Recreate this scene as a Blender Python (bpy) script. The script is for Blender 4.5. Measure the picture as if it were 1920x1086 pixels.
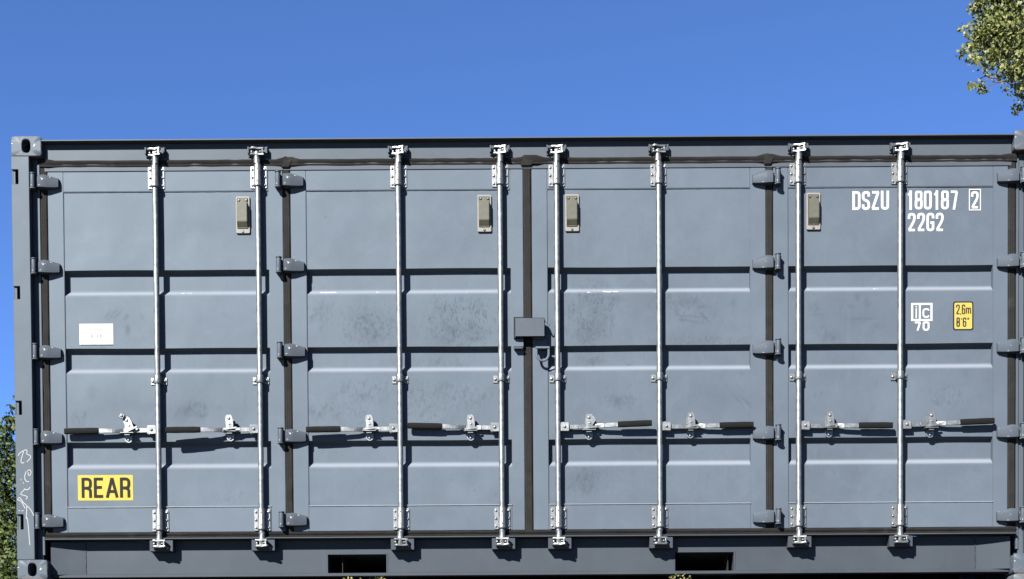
import bpy, bmesh, math, random
import numpy as np
from mathutils import Vector, Matrix

random.seed(7); rng = np.random.default_rng(11)
scene = bpy.context.scene
for o in list(bpy.data.objects): bpy.data.objects.remove(o)
COL = scene.collection
BZ = 2.591                                   # the upper container stands on another one, 2.591 m tall

# ---------------------------------------------------------------- camera
cam_d = bpy.data.cameras.new('camera'); cam = bpy.data.objects.new('camera', cam_d); COL.objects.link(cam)
PITCH, ROLL = -0.02577, -0.006455
fw = Vector((0, math.cos(PITCH), math.sin(PITCH))); rt = Vector((1, 0, 0)); up = rt.cross(fw)
r2 = rt*math.cos(ROLL) + up*math.sin(ROLL); u2 = up*math.cos(ROLL) - rt*math.sin(ROLL)
m = Matrix.Identity(4)
for i in range(3): m[i][0], m[i][1], m[i][2] = r2[i], u2[i], -fw[i]
m[0][3], m[1][3], m[2][3] = 2.9957, -8.7, BZ - 1.1254
cam.matrix_world = m
cam_d.sensor_width = 36; cam_d.lens = 2754/1920*36
cam_d.shift_x = -27.2/1920; cam_d.shift_y = (1510-543)/1920
cam_d.clip_end = 3000; cam_d.clip_start = .05
scene.camera = cam

# ---------------------------------------------------------------- sky, sun, exposure
SUN_TRAVEL = Vector((.60, 1.0, -.80))
elev = math.atan2(.80, math.hypot(.60, 1.0)); azim = math.atan2(-.60, -1.0)
w = bpy.data.worlds.new('World'); scene.world = w; w.use_nodes = True
nt = w.node_tree; bg = nt.nodes['Background']
sky = nt.nodes.new('ShaderNodeTexSky'); sky.sky_type = 'NISHITA'; sky.sun_disc = False
sky.sun_elevation = elev; sky.sun_rotation = azim
sky.altitude = 2000; sky.air_density = 0.41; sky.dust_density = 0.0; sky.ozone_density = 8.4
nt.links.new(sky.outputs[0], bg.inputs[0]); bg.inputs[1].default_value = .05
sl = bpy.data.lights.new('sun', 'SUN'); sl.energy = 5.0; sl.angle = math.radians(.5); sl.color = (1, .96, .90)
so = bpy.data.objects.new('sun', sl); COL.objects.link(so); so.location = (-6, -10, 14)
so.rotation_euler = SUN_TRAVEL.to_track_quat('-Z', 'Y').to_euler()
scene.view_settings.view_transform = 'Standard'; scene.view_settings.look = 'None'
scene.view_settings.exposure = 2.93; scene.view_settings.gamma = 1
scene.render.engine = 'CYCLES'
scene.render.resolution_x = 1024; scene.render.resolution_y = 579

# ---------------------------------------------------------------- materials
KA = .375                                      # dark matt paints and worn zinc: albedo scale
def mat(name, col, rough=.5, metal=0., spec=.5):
    M = bpy.data.materials.new(name); M.use_nodes = True
    b = M.node_tree.nodes['Principled BSDF']
    b.inputs['Base Color'].default_value = (*col, 1); b.inputs['Roughness'].default_value = rough
    b.inputs['Metallic'].default_value = metal; b.inputs['Specular IOR Level'].default_value = spec
    return M, M.node_tree, b
def N(nt, t, **kw):
    n = nt.nodes.new(t)
    for k, v in kw.items(): setattr(n, k, v)
    return n
def coords(nt, scale=(1, 1, 1)):
    tc = N(nt, 'ShaderNodeTexCoord'); mp = N(nt, 'ShaderNodeMapping'); mp.inputs['Scale'].default_value = scale
    nt.links.new(tc.outputs['Object'], mp.inputs[0]); return mp.outputs[0]
def noise(nt, vec, scale, detail=4, rough=.55, dist=0):
    n = N(nt, 'ShaderNodeTexNoise'); n.inputs['Scale'].default_value = scale; n.inputs['Detail'].default_value = detail
    n.inputs['Roughness'].default_value = rough; n.inputs['Distortion'].default_value = dist
    nt.links.new(vec, n.inputs['Vector']); return n.outputs['Fac']
def ramp(nt, fac, lo, hi, a=0., b=1.):
    n = N(nt, 'ShaderNodeMapRange'); n.inputs[1].default_value = lo; n.inputs[2].default_value = hi
    n.inputs[3].default_value = a; n.inputs[4].default_value = b; nt.links.new(fac, n.inputs[0]); return n.outputs[0]
def mix(nt, fac, a, b, mode='MIX'):
    n = N(nt, 'ShaderNodeMix', data_type='RGBA', blend_type=mode)
    for s, v in ((0, fac), (6, a), (7, b)):
        if isinstance(v, (int, float)): n.inputs[s].default_value = v
        elif isinstance(v, tuple): n.inputs[s].default_value = (*v, 1)
        else: nt.links.new(v, n.inputs[s])
    return n.outputs[2]
def mul(nt, a, b, op='MULTIPLY'):
    n = N(nt, 'ShaderNodeMath', operation=op)
    for i, v in enumerate((a, b)):
        if isinstance(v, (int, float)): n.inputs[i].default_value = v
        else: nt.links.new(v, n.inputs[i])
    return n.outputs[0]
def bump(nt, b, h, strength, dist):
    n = N(nt, 'ShaderNodeBump'); n.inputs['Strength'].default_value = strength; n.inputs['Distance'].default_value = dist
    nt.links.new(h, n.inputs['Height']); nt.links.new(n.outputs[0], b.inputs['Normal'])

PAINT = (.0715, .0880, .1110)
def paint_mat(name, col, grime=False, chips=0., rust=0., wave=.5, rz=(.045, .012)):
    col = tuple(x*KA for x in col)
    M, t, b = mat(name, col, .5, 0, .085)
    b.inputs['Specular Tint'].default_value = (.72, .88, 1, 1)
    v = coords(t); vs = coords(t, (9, 9, .55))
    f1 = noise(t, v, 1.6, 5, .6); f2 = noise(t, vs, 2.2, 4, .6); f3 = noise(t, v, 60, 3, .6)
    c = mix(t, ramp(t, f1, .3, .7), tuple(x*.89 for x in col), tuple(x*1.09 for x in col))
    c = mix(t, ramp(t, noise(t, v, 7.5, 6, .68, .7), .5, .72, 0, .30), c, tuple(x*1.28 for x in col))
    c = mix(t, ramp(t, f2, .58, .8, 0, .22), c, tuple(min(1, x*1.35) for x in col))     # faint pale run marks
    c = mix(t, ramp(t, f3, .62, .8, 0, .18), c, tuple(x*.62 for x in col))              # fine specks
    r = ramp(t, f1, .3, .7, .46, .58)
    if grime:
        a = N(t, 'ShaderNodeAttribute', attribute_name='grime'); g = a.outputs['Fac']
        br = ramp(t, noise(t, v, 48, 5, .7), .32, .66, .30, 1.)
        gm = mul(t, g, br)
        c = mix(t, mul(t, gm, .80), c, (.014, .018, .023)); r = mul(t, r, ramp(t, gm, 0, 1, 1, 1.35))
        rg = N(t, 'ShaderNodeAttribute', attribute_name='touch')             # where hands have rubbed the doors
        for ang, sc, sd in ((-.55, 1., 0.), (.35, 1.25, 3.7)):
            mp = N(t, 'ShaderNodeMapping'); mp.inputs['Rotation'].default_value = (0, ang, 0); mp.inputs['Scale'].default_value = (40*sc, 1, 19*sc); mp.inputs['Location'].default_value = (sd, 0, sd)
            t.links.new(v, mp.inputs[0])
            st_ = ramp(t, noise(t, mp.outputs[0], 1.0, 4, .6, 1.3), .55, .63)
            c = mix(t, mul(t, mul(t, st_, rg.outputs['Fac']), .72), c, (.014, .018, .023))
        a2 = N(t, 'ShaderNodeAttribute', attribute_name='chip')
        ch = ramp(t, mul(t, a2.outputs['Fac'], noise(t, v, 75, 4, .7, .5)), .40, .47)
        lit = N(t, 'ShaderNodeAttribute', attribute_name='slope_light')
        c = mix(t, mul(t, lit.outputs['Fac'], .55), c, (.085, .094, .108))  # sunlit tone of the lower recess slopes, painted into the panel colour
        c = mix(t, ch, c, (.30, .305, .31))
    if chips:
        ch = ramp(t, noise(t, v, 34, 5, .7, .6), .66-chips*.1, .69-chips*.1)
        c = mix(t, ch, c, (.22, .215, .205))
    if rust:
        z = N(t, 'ShaderNodeSeparateXYZ'); t.links.new(v, z.inputs[0])
        m_ = mul(t, ramp(t, z.outputs[2], rz[0], rz[1]), ramp(t, noise(t, v, 9, 5, .7), .50, .62))
        c = mix(t, mul(t, m_, rust), c, (.032, .020, .014))
    t.links.new(c, b.inputs['Base Color']); t.links.new(r, b.inputs['Roughness'])
    h = mul(t, mul(t, noise(t, v, 2.3, 2, .4), 1.0), mul(t, noise(t, v, 220, 2), .02), 'ADD')
    bump(t, b, h, wave, .012)
    return M
M_PAINT = paint_mat('container_paint', PAINT)
M_PANEL = paint_mat('door_panel_paint', PAINT, grime=True, wave=1.1)
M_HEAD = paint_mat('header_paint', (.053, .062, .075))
M_POST = paint_mat('post_paint', (.057, .070, .087))
M_CHIP = paint_mat('chipped_casting_paint', (.062, .074, .092), chips=.25, rust=.9, rz=(-.040, -.056))
M_SEAM_LIT = paint_mat('lit_seam_paint', (.135, .152, .178))  # catch of sun on the lower door seam, put into a paler colour
M_HINGE = paint_mat('hinge_paint', (.049, .059, .074), chips=.10)
M_RAIL = paint_mat('rail_paint', (.0375, .044, .054), rust=.3)

def steel_mat(name, col, rough, metal):
    col = tuple(x*KA for x in col)
    M, t, b = mat(name, col, rough, metal)
    v = coords(t); f = noise(t, v, 28, 5, .65); g = noise(t, v, 7, 3)
    c = mix(t, ramp(t, f, .35, .7), tuple(x*.80 for x in col), tuple(min(.95, x*1.1) for x in col))
    c = mix(t, ramp(t, g, .62, .75, 0, .35), c, (.13, .13, .125))
    t.links.new(c, b.inputs['Base Color']); t.links.new(ramp(t, f, .3, .7, rough-.1, rough+.12), b.inputs['Roughness'])
    bump(t, b, f, .25, .002); return M
M_GALV = steel_mat('galvanised_steel', (.21, .23, .238), .44, .75)
M_ZINC = steel_mat('zinc_plated_steel', (.215, .228, .232), .40, .75)
M_BOLT = steel_mat('bolt_steel', (.10, .105, .11), .45, .6)

def rubber_mat(name, col, rough):
    col = tuple(x*KA for x in col)
    M, t, b = mat(name, col, rough, 0, .05)
    v = coords(t); f = noise(t, v, 14, 6, .65)
    c = mix(t, ramp(t, f, .35, .7), tuple(x*.85 for x in col), tuple(x*1.25 for x in col))
    c = mix(t, ramp(t, noise(t, v, 5, 4, .7, .5), .60, .74, 0, .35), c, (.021, .020, .017))
    t.links.new(c, b.inputs['Base Color']); bump(t, b, f, .3, .003); return M
M_GASK = rubber_mat('weathered_rubber', (.0138, .0133, .0128), .85)
M_GRIP = rubber_mat('black_grip_rubber', (.0045, .0047, .0048), .8)

def plain(name, col, rough, var=.12, sc=40, metal=0):
    col = tuple(x*KA for x in col)
    M, t, b = mat(name, col, rough, metal, .12)
    f = noise(t, coords(t), sc, 5, .65)
    c = mix(t, ramp(t, f, .3, .7), tuple(x*(1-var) for x in col), tuple(min(1, x*(1+var)) for x in col))
    t.links.new(c, b.inputs['Base Color']); bump(t, b, f, .15, .001); return M
M_VENTB = plain('vent_base_plastic', (.17, .165, .15), .6)
M_VENTC = plain('vent_cover_plastic', (.068, .069, .053), .55)
M_WHITE = plain('white_marking', (.36, .37, .38), .5, .05, 120)
M_CHALK = plain('chalk_paint', (.26, .265, .27), .8, .10, 160)
M_YELL = plain('yellow_film', (.31, .245, .020), .42, .05, 30)
M_YEL2 = plain('pale_yellow_film', (.31, .255, .06), .42, .05, 30)
M_BLACK = plain('black_print', (.0035, .0035, .003), .8, .2, 80)
M_BROWN = plain('brown_print', (.022, .013, .004), .5, .2, 80)
M_LABEL = plain('white_paper_label', (.36, .37, .38), .5, .03, 60)
M_INK = plain('grey_ink', (.10, .105, .11), .6, .2, 200)
M_DARK = plain('dark_interior', (.012, .012, .013), .8)
M_OLD = paint_mat('faded_container_paint', (.09, .10, .11), chips=.25, rust=.6, rz=(-.03, -.05))

# ---------------------------------------------------------------- mesh helpers
class MB:
    def __init__(s): s.bm = bmesh.new()
    def box(s, x0, x1, y0, y1, z0, z1):
        v = [s.bm.verts.new(p) for p in ((x0,y0,z0),(x1,y0,z0),(x1,y1,z0),(x0,y1,z0),(x0,y0,z1),(x1,y0,z1),(x1,y1,z1),(x0,y1,z1))]
        for f in ((0,3,2,1),(4,5,6,7),(0,1,5,4),(1,2,6,5),(2,3,7,6),(3,0,4,7)): s.bm.faces.new([v[i] for i in f])
        return s
    def prism(s, poly, a, b, axis='y'):
        """poly extruded along axis; poly coords are the other two axes in x,y,z order"""
        def P(p, t): return {'y': (p[0], t, p[1]), 'z': (p[0], p[1], t), 'x': (t, p[0], p[1])}[axis]
        A = [s.bm.verts.new(P(p, a)) for p in poly]; B = [s.bm.verts.new(P(p, b)) for p in poly]
        n = len(poly)
        s.bm.faces.new(A[::-1]); s.bm.faces.new(B)
        for i in range(n): s.bm.faces.new((A[i], A[(i+1) % n], B[(i+1) % n], B[i]))
        return s
    def hexa(s, p):                           # eight corner points, same order as box
        v = [s.bm.verts.new(q) for q in p]
        for f in ((0,3,2,1),(4,5,6,7),(0,1,5,4),(1,2,6,5),(2,3,7,6),(3,0,4,7)): s.bm.faces.new([v[i] for i in f])
        return s
    def lathe(s, prof, cx, cy, n=18):         # (radius, z) profile round a vertical axis
        rings = [[s.bm.verts.new((cx+r*math.cos(2*math.pi*k/n), cy+r*math.sin(2*math.pi*k/n), z)) for k in range(n)] for r, z in prof]
        for a, b in zip(rings, rings[1:]):
            for k in range(n): s.bm.faces.new((a[k], a[(k+1) % n], b[(k+1) % n], b[k]))
        s.bm.faces.new(rings[0][::-1]); s.bm.faces.new(rings[-1]); return s
    def knob(s, cx, cz, y0, y1, r, n=10):     # short cylinder along y with a domed end at y0
        rings = []
        for rr, y in ((r, y1), (r, y0+(y1-y0)*.35), (r*.6, y0)):
            rings.append([s.bm.verts.new((cx+rr*math.cos(2*math.pi*k/n), y, cz+rr*math.sin(2*math.pi*k/n))) for k in range(n)])
        for a, b in zip(rings, rings[1:]):
            for k in range(n): s.bm.faces.new((a[k], a[(k+1) % n], b[(k+1) % n], b[k]))
        s.bm.faces.new(rings[0]); s.bm.faces.new(rings[-1]); return s
    def tube(s, pts, rad, n=8):
        pts = [Vector(p) for p in pts]; rings = []
        for i, p in enumerate(pts):
            d = (pts[min(i+1, len(pts)-1)] - pts[max(i-1, 0)]).normalized()
            a = d.orthogonal().normalized() if i == 0 else (a - d*a.dot(d)).normalized()
            b = d.cross(a); r = rad[i] if isinstance(rad, (list, tuple)) else rad
            rings.append([s.bm.verts.new(p + (a*math.cos(2*math.pi*k/n) + b*math.sin(2*math.pi*k/n))*r) for k in range(n)])
        for a_, b_ in zip(rings, rings[1:]):
            for k in range(n): s.bm.faces.new((a_[k], a_[(k+1) % n], b_[(k+1) % n], b_[k]))
        s.bm.faces.new(rings[0][::-1]); s.bm.faces.new(rings[-1]); return s
    def mesh(s, name, mt, bevel=0, seg=1, smooth=None):
        bm = s.bm; bmesh.ops.recalc_face_normals(bm, faces=bm.faces[:])
        if bevel:
            e = [e for e in bm.edges if len(e.link_faces) == 2 and e.calc_face_angle(0) > .6]
            bmesh.ops.bevel(bm, geom=e, offset=bevel, segments=seg, affect='EDGES', clamp_overlap=True)
        me = bpy.data.meshes.new(name); bm.to_mesh(me); bm.free(); me.materials.append(mt)
        if smooth:
            me.polygons.foreach_set('use_smooth', [True]*len(me.polygons)); me.set_sharp_from_angle(angle=smooth)
        return me
def obj(name, me, parent=None, loc=(0, 0, 0), label=None, rot=None):
    o = bpy.data.objects.new(name, me); COL.objects.link(o); o.location = loc
    if parent: o.parent = parent
    if label: o['label'] = label
    if rot: o.rotation_euler = rot
    return o
def thing(name, label, cat, loc=(0, 0, 0), group=None):
    o = bpy.data.objects.new(name, None); COL.objects.link(o); o.location = loc
    o['label'] = label; o['category'] = cat
    if group: o['group'] = group
    return o
SM = math.radians(40)

# ---------------------------------------------------------------- stroke lettering
def rounded(pts, rad):
    """pts: (x, z) or (x, z, 1) for a rounded corner"""
    out = []
    for i, p in enumerate(pts):
        if len(p) == 2 or i in (0, len(pts)-1): out.append((p[0], p[1])); continue
        a = Vector(pts[i-1][:2]); b = Vector(p[:2]); c = Vector(pts[i+1][:2])
        d1 = a-b; d2 = c-b; r = min(rad, d1.length*.5, d2.length*.5)
        p1 = b + d1.normalized()*r; p2 = b + d2.normalized()*r
        for k in range(6):
            t = k/5; q = p1*(1-t)**2 + b*2*t*(1-t) + p2*t*t; out.append((q.x, q.y))
    return out
def ribbon(bm, pts, wd, y, closed=False):
    n = len(pts); L = []; R = []
    for i in range(n):
        p = Vector(pts[i])
        pa = Vector(pts[i-1]) if (i > 0 or closed) else None; pb = Vector(pts[(i+1) % n]) if (i < n-1 or closed) else None
        d1 = (p-pa).normalized() if pa is not None else None; d2 = (pb-p).normalized() if pb is not None else None
        if d1 is None: d1 = d2
        if d2 is None: d2 = d1
        n1 = Vector((-d1.y, d1.x)); n2 = Vector((-d2.y, d2.x)); mm = n1+n2
        mm = mm.normalized() if mm.length > 1e-6 else n1
        k = min(1/max(mm.dot(n1), .35), 2.2)*wd/2
        L.append(bm.verts.new((p.x+mm.x*k, y, p.y+mm.y*k))); R.append(bm.verts.new((p.x-mm.x*k, y, p.y-mm.y*k)))
    for i in range(n if closed else n-1):
        j = (i+1) % n; bm.faces.new((L[i], L[j], R[j], R[i]))
def loop(x0, z0, x1, z1): return [((x0+x1)/2, z1), (x1, z1, 1), (x1, z0, 1), (x0, z0, 1), (x0, z1, 1), ((x0+x1)/2, z1)]
G = {
 'D': [[(0,-.085),(0,1.085)], [(0,1),(1,1,1),(1,0,1),(0,0)]],
 'S': [[(1,.74),(1,1,1),(0,1,1),(0,.56,1),(1,.44,1),(1,0,1),(0,0,1),(0,.26)]],
 'Z': [[(-.1,1),(1.1,1)], [(1,1),(0,0)], [(-.1,0),(1.1,0)]],
 'U': [[(0,1.1),(0,0,1),(1,0,1),(1,1.1)]],
 '1': [[(.62,-.1),(.62,1.1)], [(.62,.96),(.05,.80)]],
 '8': [loop(.04,.52,.96,1), loop(0,0,1,.52)],
 '0': [loop(0,0,1,1)],
 '7': [[(-.1,1),(1.05,1)], [(1,1.02),(.45,-.1)]],
 '2': [[(0,.70),(0,1,1),(1,1,1),(1,.62,1),(.02,.02)], [(-.08,0),(1.1,0)]],
 'G': [[(1,.72),(1,1,1),(0,1,1),(0,0,1),(1,0,1),(1,.46),(.5,.46)]],
 'R': [[(0,-.08),(0,1.08)], [(0,1),(1,1,1),(1,.48,1),(0,.48)], [(.5,.48),(.98,.40,1),(1,-.08)]],
 'E': [[(0,-.08),(0,1.08)], [(0,1),(1.05,1)], [(0,.52),(.9,.52)], [(0,0),(1.05,0)]],
 'A': [[(-.05,-.08),(.5,1.06)], [(.5,1.06),(1.05,-.08)], [(.16,.28),(.84,.28)]],
 '6': [loop(0,0,1,.56), [(1,.76),(1,1,1),(0,1,1),(0,.28)]],
 'm': [[(0,0),(0,.72)], [(0,.5),(.06,.66,1),(.5,.66,1),(.5,0)], [(.5,.5),(.56,.66,1),(1,.66,1),(1,0)]],
 ',': [[(.6,.06),(.35,-.16)]],
 "'": [[(.5,1.04),(.5,.80)]],
 '"': [[(.2,1.04),(.2,.80)], [(.75,1.04),(.75,.80)]],
 'c': [[(1,.80),(.92,1,1),(0,1,1),(0,0,1),(.92,0,1),(1,.20)]],
}
def lettering(bm, text, x, z, h, cw, gap, s, y, widths={}):
    k = 0
    for ch in text:
        W = widths.get(ch, cw)
        if ch != ' ':
            for st in G[ch]:
                pts = rounded([(x+s/2+p[0]*(W-s), z+s/2+p[1]*(h-s), *p[2:]) for p in st], (W-s)*.48)
                ribbon(bm, pts, s, y - .00025*(k % 4)); k += 1
        x += W + gap
    return x
def finish(bm, name, mt):
    bmesh.ops.recalc_face_normals(bm, faces=bm.faces[:])
    for f in bm.faces:
        if f.normal.y > 0: f.normal_flip()
    me = bpy.data.meshes.new(name); bm.to_mesh(me); bm.free(); me.materials.append(mt); return me

# ================================================================ the setting
def terrain():
    n = 60; bm = bmesh.new(); V = []
    for i in range(n+1):
        row = []
        for j in range(n+1):
            u = (i/n-.5)*2; v = (j/n-.5)*2
            x = 3+math.copysign(abs(u)**2.2, u)*900; y = math.copysign(abs(v)**2.2, v)*900
            z = 0 if abs(x-3) < 9 and abs(y) < 12 else .12*math.sin(x*.21)*math.cos(y*.17)-.1
            row.append(bm.verts.new((x, y, z)))
        V.append(row)
    for i in range(n):
        for j in range(n): bm.faces.new((V[i][j], V[i+1][j], V[i+1][j+1], V[i][j+1]))
    M, t, b = mat('gravel_and_grass', (.12, .11, .085), .9)
    v = coords(t)
    c = mix(t, ramp(t, noise(t, v, 60, 6, .7), .35, .65), (.030, .029, .027), (.055, .052, .047))
    c = mix(t, ramp(t, noise(t, v, .35, 5, .6), .48, .58), c, (.035, .045, .018))
    t.links.new(c, b.inputs['Base Color'])
    me = bpy.data.meshes.new('ground'); bm.to_mesh(me); bm.free(); me.materials.append(M)
    o = obj('ground', me); o['kind'] = 'structure'; return o
terrain()

# ================================================================ container parts
LX, LY, LZ = 6.058, 2.438, 2.591
def casting_mesh(name, mt, hole_c, flip):
    """solid rounded block 178 x 162 x 118 mm with an oval opening in its front; flip mirrors it in y"""
    bm = bmesh.new(); n = 40; hw, hh, rad = .089, .059, .018
    hcx, hcz = hole_c
    cs = [math.atan2(b-hcz, a-hcx) for a, b in ((hw, hh), (-hw, hh), (-hw, -hh), (hw, -hh))]
    angs = sorted(set([-math.pi+2*math.pi*k/n for k in range(n)] + cs))
    def outer(a, k=0.):
        dx, dz = math.cos(a), math.sin(a); W, H = hw-k, hh-k
        t = min([((W if dx > 0 else -W)-hcx)/dx if abs(dx) > 1e-6 else 9, ((H if dz > 0 else -H)-hcz)/dz if abs(dz) > 1e-6 else 9])
        x, z = hcx+dx*t, hcz+dz*t
        qx, qz = abs(x)-(W-rad), abs(z)-(H-rad)
        if qx > 0 and qz > 0:
            l = math.hypot(qx, qz); x = math.copysign(W-rad+qx/l*rad, x); z = math.copysign(H-rad+qz/l*rad, z)
        return x, z
    def inner(a, k=1.):
        dx, dz = math.cos(a), math.sin(a); rx, rz = .0245*k, .0385*k
        e = (abs(dx)/rx)**2.8 + (abs(dz)/rz)**2.8; t = e**(-1/2.8); return hcx+dx*t, hcz+dz*t
    def ring(fn, y): return [bm.verts.new((fn(a)[0], -y if flip else y, fn(a)[1])) for a in angs]
    rings = [ring(lambda a: inner(a, .55), .121), ring(lambda a: inner(a, 1.0), .12), ring(lambda a: inner(a, 1.), .004), ring(lambda a: inner(a, 1.12), .0),
             ring(lambda a: outer(a, .004), .0), ring(outer, .004), ring(outer, .160), ring(lambda a: outer(a, .004), .162)]
    nn = len(angs)
    for a, b in zip(rings, rings[1:]):
        for k in range(nn): bm.faces.new((a[k], a[(k+1) % nn], b[(k+1) % nn], b[k]))
    bm.faces.new(rings[0]); bm.faces.new(rings[-1])
    bmesh.ops.recalc_face_normals(bm, faces=bm.faces[:])
    me = bpy.data.meshes.new(name); bm.to_mesh(me); bm.free(); me.materials.append(mt)
    me.polygons.foreach_set('use_smooth', [True]*len(me.polygons)); me.set_sharp_from_angle(angle=SM); return me
def castings(root, mt):
    f = casting_mesh('corner_casting', mt, (.0, .0), False); b = casting_mesh('corner_casting', mt, (0, 0), True)
    for x in (.089, LX-.089):
        for z in (.059, LZ-.059):
            obj('corner_casting', f, root, (x, 0, z)); obj('corner_casting', b, root, (x, LY, z))

def corrugated(name, mt, x0, x1, z0, z1, pitch=.275, depth=.036, axis='x', at=0., sign=1):
    """wall whose ridges run up; sheet in x (or y) with real folds and 3 mm of thickness"""
    pts = []; x = x0; st = [(0, 0), (.10, 0), (.135, 1), (.24, 1), (.275, 0)]
    while x < x1-1e-6:
        for dx, d in st[:-1]:
            if x+dx < x1: pts.append((x+dx, d*depth*sign))
        x += pitch
    pts.append((x1, 0))
    poly = [(a, at+d) for a, d in pts] + [(a, at+d+.003*sign) for a, d in pts[::-1]]
    if axis == 'y': poly = [(b, a) for a, b in poly]
    return MB().prism(poly, z0, z1, 'z').mesh(name, mt)

def shell(root, mt, front):
    """ends, back, roof, floor and rails behind the front frame"""
    obj('rear_wall', corrugated('rear_wall', mt, .16, LX-.16, .16, 2.50, at=LY-.045, sign=-1), root)
    obj('end_wall', corrugated('end_wall', mt, .16, LY-.16, .16, 2.50, axis='y', at=.02, sign=1), root)
    obj('end_wall', corrugated('end_wall', mt, .16, LY-.16, .16, 2.50, axis='y', at=LX-.02, sign=-1), root)
    if front: obj('front_wall', corrugated('front_wall', mt, .16, LX-.16, .16, 2.50, at=.045, sign=1), root)
    r = MB(); x = .10
    while x < LX-.3:
        r.prism([(x, 2.522), (x+.13, 2.522), (x+.15, 2.540), (x+.25, 2.540), (x+.27, 2.522), (x+.27, 2.518), (x+.25, 2.536), (x+.15, 2.536), (x+.13, 2.518), (x, 2.518)], .07, LY-.07, 'y'); x += .27
    r.box(x, LX-.10, .07, LY-.07, 2.518, 2.522)
    obj('roof', r.mesh('roof', mt), root)
    f = MB().box(.12, LX-.12, .13, LY-.1, .150, .178)
    obj('floor', f.mesh('floor', M_DARK), root)
    cm = MB().prism([(0, .03), (.045, .03), (.045, .034), (.004, .034), (.004, .145), (.045, .145), (.045, .149), (0, .149)], .14, LY-.12, 'y').mesh('cross_member', M_DARK)
    for k in range(17): obj('cross_member', cm, root, (.25+k*.33, 0, 0))
    b = MB().box(.178, LX-.178, LY-.06, LY-.01, 2.49, 2.57)
    obj('top_rail', b.mesh('top_rail', mt, .004), root)
    b = MB().box(.178, LX-.178, LY-.06, LY-.015, .02, .165)
    obj('bottom_rail', b.mesh('bottom_rail', mt, .004), root)
    for y0 in (0,):
        for x0, x1 in ((.005, .06), (LX-.06, LX-.005)):
            obj('end_rail', MB().box(x0, x1, .162, LY-.162, 2.485, 2.575).mesh('end_rail', mt, .004), root)
            obj('end_rail', MB().box(x0, x1, .162, LY-.162, .02, .165).mesh('end_rail', mt, .004), root)
    for x0 in (0, LX-.11):
        obj('corner_post', MB().box(x0, x0+.11, LY-.15, LY-.002, .118, LZ-.118).mesh('corner_post', mt, .006), root)

# ---------------------------------------------------------------- the side-opening container
C = thing('shipping_container', 'grey side-opening shipping container with eight galvanised locking rods', 'container', (0, 0, BZ))
castings(C, M_CHIP); shell(C, M_PAINT, False)

# corner posts with lashing slots
SLOTS = [(.296, .384), (.968, 1.049), (1.643, 1.718), (2.312, 2.396)]
def corner_post(mirror):
    fx = (lambda a: LX-a) if mirror else (lambda a: a)
    p = MB()
    def bx(x0, x1, *r): a, b = sorted((fx(x0), fx(x1))); p.box(a, b, *r)
    poly = [(0, .118), (.104, .118), (.104, LZ-.118), (0, LZ-.118)]
    for lo, hi in SLOTS[::-1]: poly += [(0, hi), (.041, hi), (.041, lo), (0, lo)]
    p.prism([(fx(a), z) for a, z in poly], 0, .010)
    for a, b in SLOTS: bx(.001, .021, .012, .020, a-.01, b+.01)
    bx(0, .008, .0101, .150, .118, LZ-.118)
    bx(.094, .104, .0101, .055, .118, LZ-.118)
    bx(.104, .138, .055, .065, .118, LZ-.118)
    bx(.137, .151, .046, .066, .150, LZ-.140)
    bx(.020, .138, .140, .150, .118, LZ-.118)
    o = obj('corner_post', p.mesh('corner_post', M_POST, .0022), C)
    obj('post_core', MB().box(*sorted((fx(.021), fx(.137))), .0655, .068, .13, LZ-.13).mesh('post_core', M_DARK), o)
    return o
post_l = corner_post(False); corner_post(True)
GRAFF = [[(15,728),(24,743),(37,752),(49,758),(40,728),(33,707),(31,692),(39,684),(51,689)],[(49,758),(64,764),(70,755),(64,737),(85,731),(91,719),(81,706),(66,691)],[(62,637),(53,613),(52,592),(64,575),(79,577)],[(68,637),(82,648),(92,634),(86,613),(75,612),(73,631)],[(29,591),(33,584)],[(42,573),(45,565)],[(48,534),(67,527),(79,535),(83,546)],[(51,531),(29,509),(28,500),(60,492),(69,485),(57,472)],[(8,468),(27,467),(53,419)],[(8,468),(17,486),(31,473),(44,450),(59,441)],[(59,441),(62,419),(60,395),(57,356),(64,368),(70,304),(76,204)],[(65,435),(89,407),(103,376)],[(13,406),(22,408)],[(31,405),(43,406)]]
bm = bmesh.new()
for k, st in enumerate(GRAFF):
    pts = [(a/1000, b/1000) for a, b in st]
    sm = [pts[0]]
    for i in range(len(pts)-1):              # Chaikin-like smoothing
        a, b = Vector(pts[i]), Vector(pts[i+1]); sm += [tuple(a.lerp(b, .25)), tuple(a.lerp(b, .75))]
    sm.append(pts[-1]); ribbon(bm, sm, .0050, -.0006 - .0002*(k % 5))
obj('hand_writing', finish(bm, 'hand_writing', M_CHALK), post_l, label='white hand-written scrawl running up the corner post')

# top rail: drip lip, header
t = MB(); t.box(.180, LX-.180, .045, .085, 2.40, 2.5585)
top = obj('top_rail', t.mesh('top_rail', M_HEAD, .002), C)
lp = MB().box(.1785, LX-.1785, .0, .085, 2.5590, 2.5675)
obj('drip_lip', lp.mesh('drip_lip', M_HEAD, .0015), top)

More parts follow.
